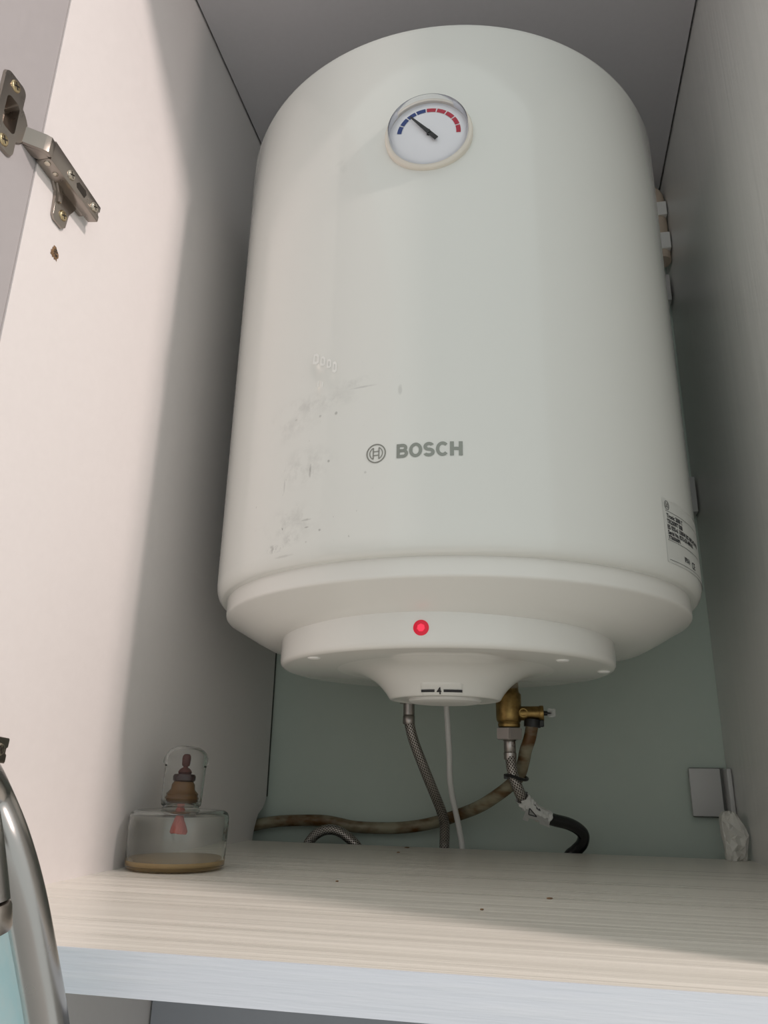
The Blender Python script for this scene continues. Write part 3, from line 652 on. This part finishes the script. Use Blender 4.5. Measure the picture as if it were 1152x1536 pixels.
# ---------------------------------------------------------------- glass spirit lamp on the shelf
LX, LY = .0412, -.3350
SL = empty('spirit_lamp', (LX, LY, 0), 'low round clear glass oil lamp with domed cap and red wick on the shelf', 'oil lamp')
outer = [(0, .0006), (.030, .0004), (.0375, .0012), (.0396, .0032), (.0398, .008), (.0402, .020), (.0405, .034), (.0404, .0395), (.0392, .0428), (.0365, .0446), (.030, .0452), (.020, .0456), (.0155, .0462), (.0140, .0475), (.0138, .0520)]
inner = [(.0122, .0520), (.0124, .0468), (.0150, .0442), (.022, .0436), (.032, .0430), (.0368, .0420), (.0384, .0398), (.0389, .034), (.0386, .020), (.0382, .008), (.0372, .0040), (.030, .0030), (0, .0030)]
m = BM(); m.lathe(outer + inner, (LX, LY), 72); m.build('reservoir', GLASS, SL, 50)
m = BM(); m.lathe([(0, .0022), (.030, .0022), (.0376, .0042), (.0386, .0062), (.0386, .0074), (0, .0072)], (LX, LY), 56); m.build('oil', OIL, SL, 50)
cap_o = [(.0120, .0472), (.0150, .0475), (.0163, .0485), (.0167, .0520), (.0170, .0780), (.0176, .0800), (.0188, .0815), (.0190, .0835), (.0182, .0865), (.0164, .0900), (.0136, .0930), (.0095, .0950), (.005, .0958), (0, .0960)]
cap_i = [(0, .0940), (.005, .0938), (.0090, .0930), (.0126, .0912), (.0148, .0885), (.0156, .0850), (.0158, .0780), (.0155, .0530), (.0150, .0500), (.0135, .0490), (.0120, .0488)]
tilt = Matrix.Translation((LX, LY, .047)) @ Matrix.Rotation(.03, 4, 'Y') @ Matrix.Translation((-LX, -LY, -.047))
m = BM(); m.lathe(cap_o + cap_i, (LX, LY), 56, closed=True, mat=tilt); m.build('glass_cap', GLASSC, SL, 50)
m = BM(); m.lathe([(0, .0500), (.0115, .0500), (.0140, .0540), (.0128, .0560), (.0132, .0575), (.0118, .0590), (.0100, .0610), (.0095, .0650), (.0080, .0672), (0, .0675)], (LX, LY), 40, mat=tilt); m.build('wick_holder', AMBERN, SL, 40)
m = BM(); m.lathe([(0, .0668), (.0080, .0670), (.0094, .0684), (.0096, .0715), (.0086, .0732), (.004, .0738), (0, .0738)], (LX, LY), 14, mat=tilt); m.build('wick_collar', MAROON, SL, 30)
m = BM(); m.lathe([(0, .0730), (.0050, .0732), (.0058, .0750), (.0046, .0772), (.0022, .0790), (.0018, .0802), (.0032, .0818), (.0037, .0845), (.0034, .0870), (.0022, .0886), (0, .0890)], (LX, LY), 12, mat=tilt); m.build('wick_tip', WICK, SL, 45)
m = BM(); m.lathe([(0, .0500), (.0026, .0495), (.0032, .0420), (.0045, .0370), (.0070, .0280), (.0064, .0268), (0, .0275)], (LX, LY), 18)
for v in m.b.verts: v.co.x += .0012 * noise.noise(v.co * 600); v.co.z += .0014 * noise.noise(v.co * 500) if v.co.z < .03 else 0
m.build('wick_tuft', WICKP, SL, 60)

# ---------------------------------------------------------------- socket, upper pipe, crumpled film
so = empty('wall_socket', (.52, 0, .064), 'grey white double wall socket low in the right rear corner', 'socket')
m = BM(); m.box(.5020, .5400, -.0085, -.0005, .0370, .0895, .0012, 2); m.build('back_box', SOCKD, so, 35)
m = BM(); m.box(.5002, .5335, -.0135, -.0080, .0382, .0888, .0012, 2); m.build('cover_plate', SOCK, so, 35)
m = BM(); m.box(.5372, .5420, -.0290, -.0020, .0400, .0888, .0008, 2); m.build('side_flange', SOCK, so, 35)
pb = empty('beige_pipe', (.526, -.04, .75), 'beige bent pipe behind the upper right of the heater, near the top panel', 'pipe')
m = BM(); m.tube([(.505, -.040, .862), (.516, -.040, .862), (.523, -.040, .856), (.5275, -.040, .845), (.5275, -.040, .80), (.5275, -.040, .745)], .0145, 24, 6); m.build('pipe', BEIGE, pb, 50)
for z0, z1 in ((.812, .834), (.757, .783)):
    m = BM(); m.box(.512, .5412, -.0560, -.0245, z0, z1, .001, 1); m.build('pipe_clip', WHITEC, pb, 30)
t = bmesh.new(); NR, NH = 22, 12
# silhouette of the bunch: height, left x, right x
sil = [(0, .5172, .5372), (.004, .5168, .5376), (.009, .5170, .5380), (.015, .5166, .5398), (.020, .5160, .5412), (.024, .5155, .5416), (.029, .5150, .5398), (.034, .5148, .5376), (.038, .5150, .5352), (.0420, .5158, .5330), (.0448, .5180, .5308), (.0462, .5205, .5280)]
rr_ = random.Random(3); rings = []
for j, (z, xl, xr) in enumerate(sil):
    mid, hw = (xl + xr) / 2, (xr - xl) / 2; rg = []
    for k in range(NR):
        a = 2 * PI * (k + .5 * (j % 2)) / NR; c_, s_ = math.cos(a), math.sin(a)
        p_ = Vector((c_ * 1.5, s_ * 1.5, z * 70)); f_ = noise.voronoi(p_ * .85 + Vector((2, 7, 1)))[0]
        q = (f_[1] - f_[0]) * .75 - .22 + .10 * rr_.uniform(-1, 1)
        fold = 1 if abs(c_) > .9 else 1 + q
        if j < 3 and s_ < 0 and .0 < c_ < .45: fold *= .25
        rg.append(t.verts.new((min(W - .0012, mid + hw * math.copysign(abs(c_) ** .8, c_) * (1 + .12 * q)), -.0740 + .0095 * math.copysign(abs(s_) ** .7, s_) * fold, max(.0002, z + (.0012 * rr_.uniform(-1, 1) if 0 < j else 0)))))
    rings.append(rg)
for j in range(len(sil) - 1):
    for k in range(NR):
        k2 = (k + 1) % NR; A_, B_, C_, D_ = rings[j][k], rings[j][k2], rings[j + 1][k2], rings[j + 1][k]
        if (j + k) % 2: t.faces.new([A_, B_, C_]); t.faces.new([A_, C_, D_])
        else: t.faces.new([A_, B_, D_]); t.faces.new([B_, C_, D_])
t.faces.new(rings[0][::-1]); t.faces.new(rings[-1])
m = BM(); m.add(t); tag(m.build('crumpled_film', PAPER, None, 0, (.526, -.078, 0)), 'crumpled white plastic film stuffed in the right rear corner of the shelf', 'plastic film')
# crumbs on the shelf
for x, y, s_, lb_ in ((.3405, -.396, .0022, 'dark crumb alone on the right half of the shelf'), (.1905, -.135, .0018, 'small brown crumb behind the others, left of the left hose foot'), (.186, -.365, .0012, 'tiny dark crumb to the right of the oil lamp'), (.190, -.080, .0030, 'flat brown crumb at the rear shelf edge beside the left hose'), (.300, -.455, .0012, 'tiny dark crumb nearest the front edge of the shelf')):
    t = bmesh.new(); bmesh.ops.create_icosphere(t, subdivisions=2, radius=1)
    for v in t.verts: v.co = Vector((x + v.co.x * s_ * (1 + .3 * noise.noise(v.co * 2)), y + v.co.y * s_ * .5, .0005 + v.co.z * .0006))
    tag(obj_bm('crumb', t, CHIP, None, 0, (x, y, 0)), lb_, 'crumb', 'crumbs on the shelf')

# ---------------------------------------------------------------- chrome tap and cloth in the near left corner
TP = empty('kitchen_tap', (.15, -.64, -.62), 'brushed chrome gooseneck tap close to the lens at lower left', 'tap')
P = [(.150, -.640, -.600), (.150, -.640, -.30), (.150, -.640, -.10), (.1468, -.646, -.045), (.144, -.653, -.019), (.141, -.662, .005), (.1375, -.672, .030), (.1325, -.680, .050), (.1265, -.687, .066), (.1316, -.7024, .0739), (.1409, -.7194, .0756), (.1513, -.7317, .0707), (.1603, -.7365, .0588), (.1649, -.7362, .0453), (.1672, -.7352, .0360)]
m = BM(); m.tube(P, .0079, 28, 10); m.build('spout', CHROME, TP, 60)
m = BM(); m.cyl((.1671, -.7353, .0365), (.1680, -.7338, .0275), .0083, 28, bev=.0016); m.build('aerator', NICKEL, TP, 40)
m = BM(); m.lathe([(0, -.620), (.026, -.620), (.027, -.612), (.020, -.600), (.0125, -.585), (.0105, -.56), (0, -.56)], (.150, -.640), 40); m.build('tap_base', CHROME, TP, 40)
t = bmesh.new(); g = []
for j in range(31):
    row = []
    for i in range(15):
        s_ = i / 14; z = .060 - .42 * j / 30; k_ = min(1, j / 8)
        x = .0830 + .0590 * s_ if j > 0 else .0830 + .0590 * s_
        x = (.112 + .018 * s_) * (1 - k_) + x * k_
        y = (-.6780) * (1 - k_) + (-.6750 + .036 * s_) * k_ + .0030 * math.sin(s_ * 11 + j * .05) * (.3 + .7 * k_)
        row.append(t.verts.new((x, y, z)))
    g.append(row)
for j in range(30):
    for i in range(14): t.faces.new([g[j][i], g[j][i + 1], g[j + 1][i + 1], g[j + 1][i]])
bmesh.ops.solidify(t, geom=t.faces[:], thickness=.0012)
tag(obj_bm('dishcloth', t, CLOTH, None, 60, (.12, -.645, -.36)), 'pale cyan cloth hanging from the chrome tap at lower left', 'cloth')
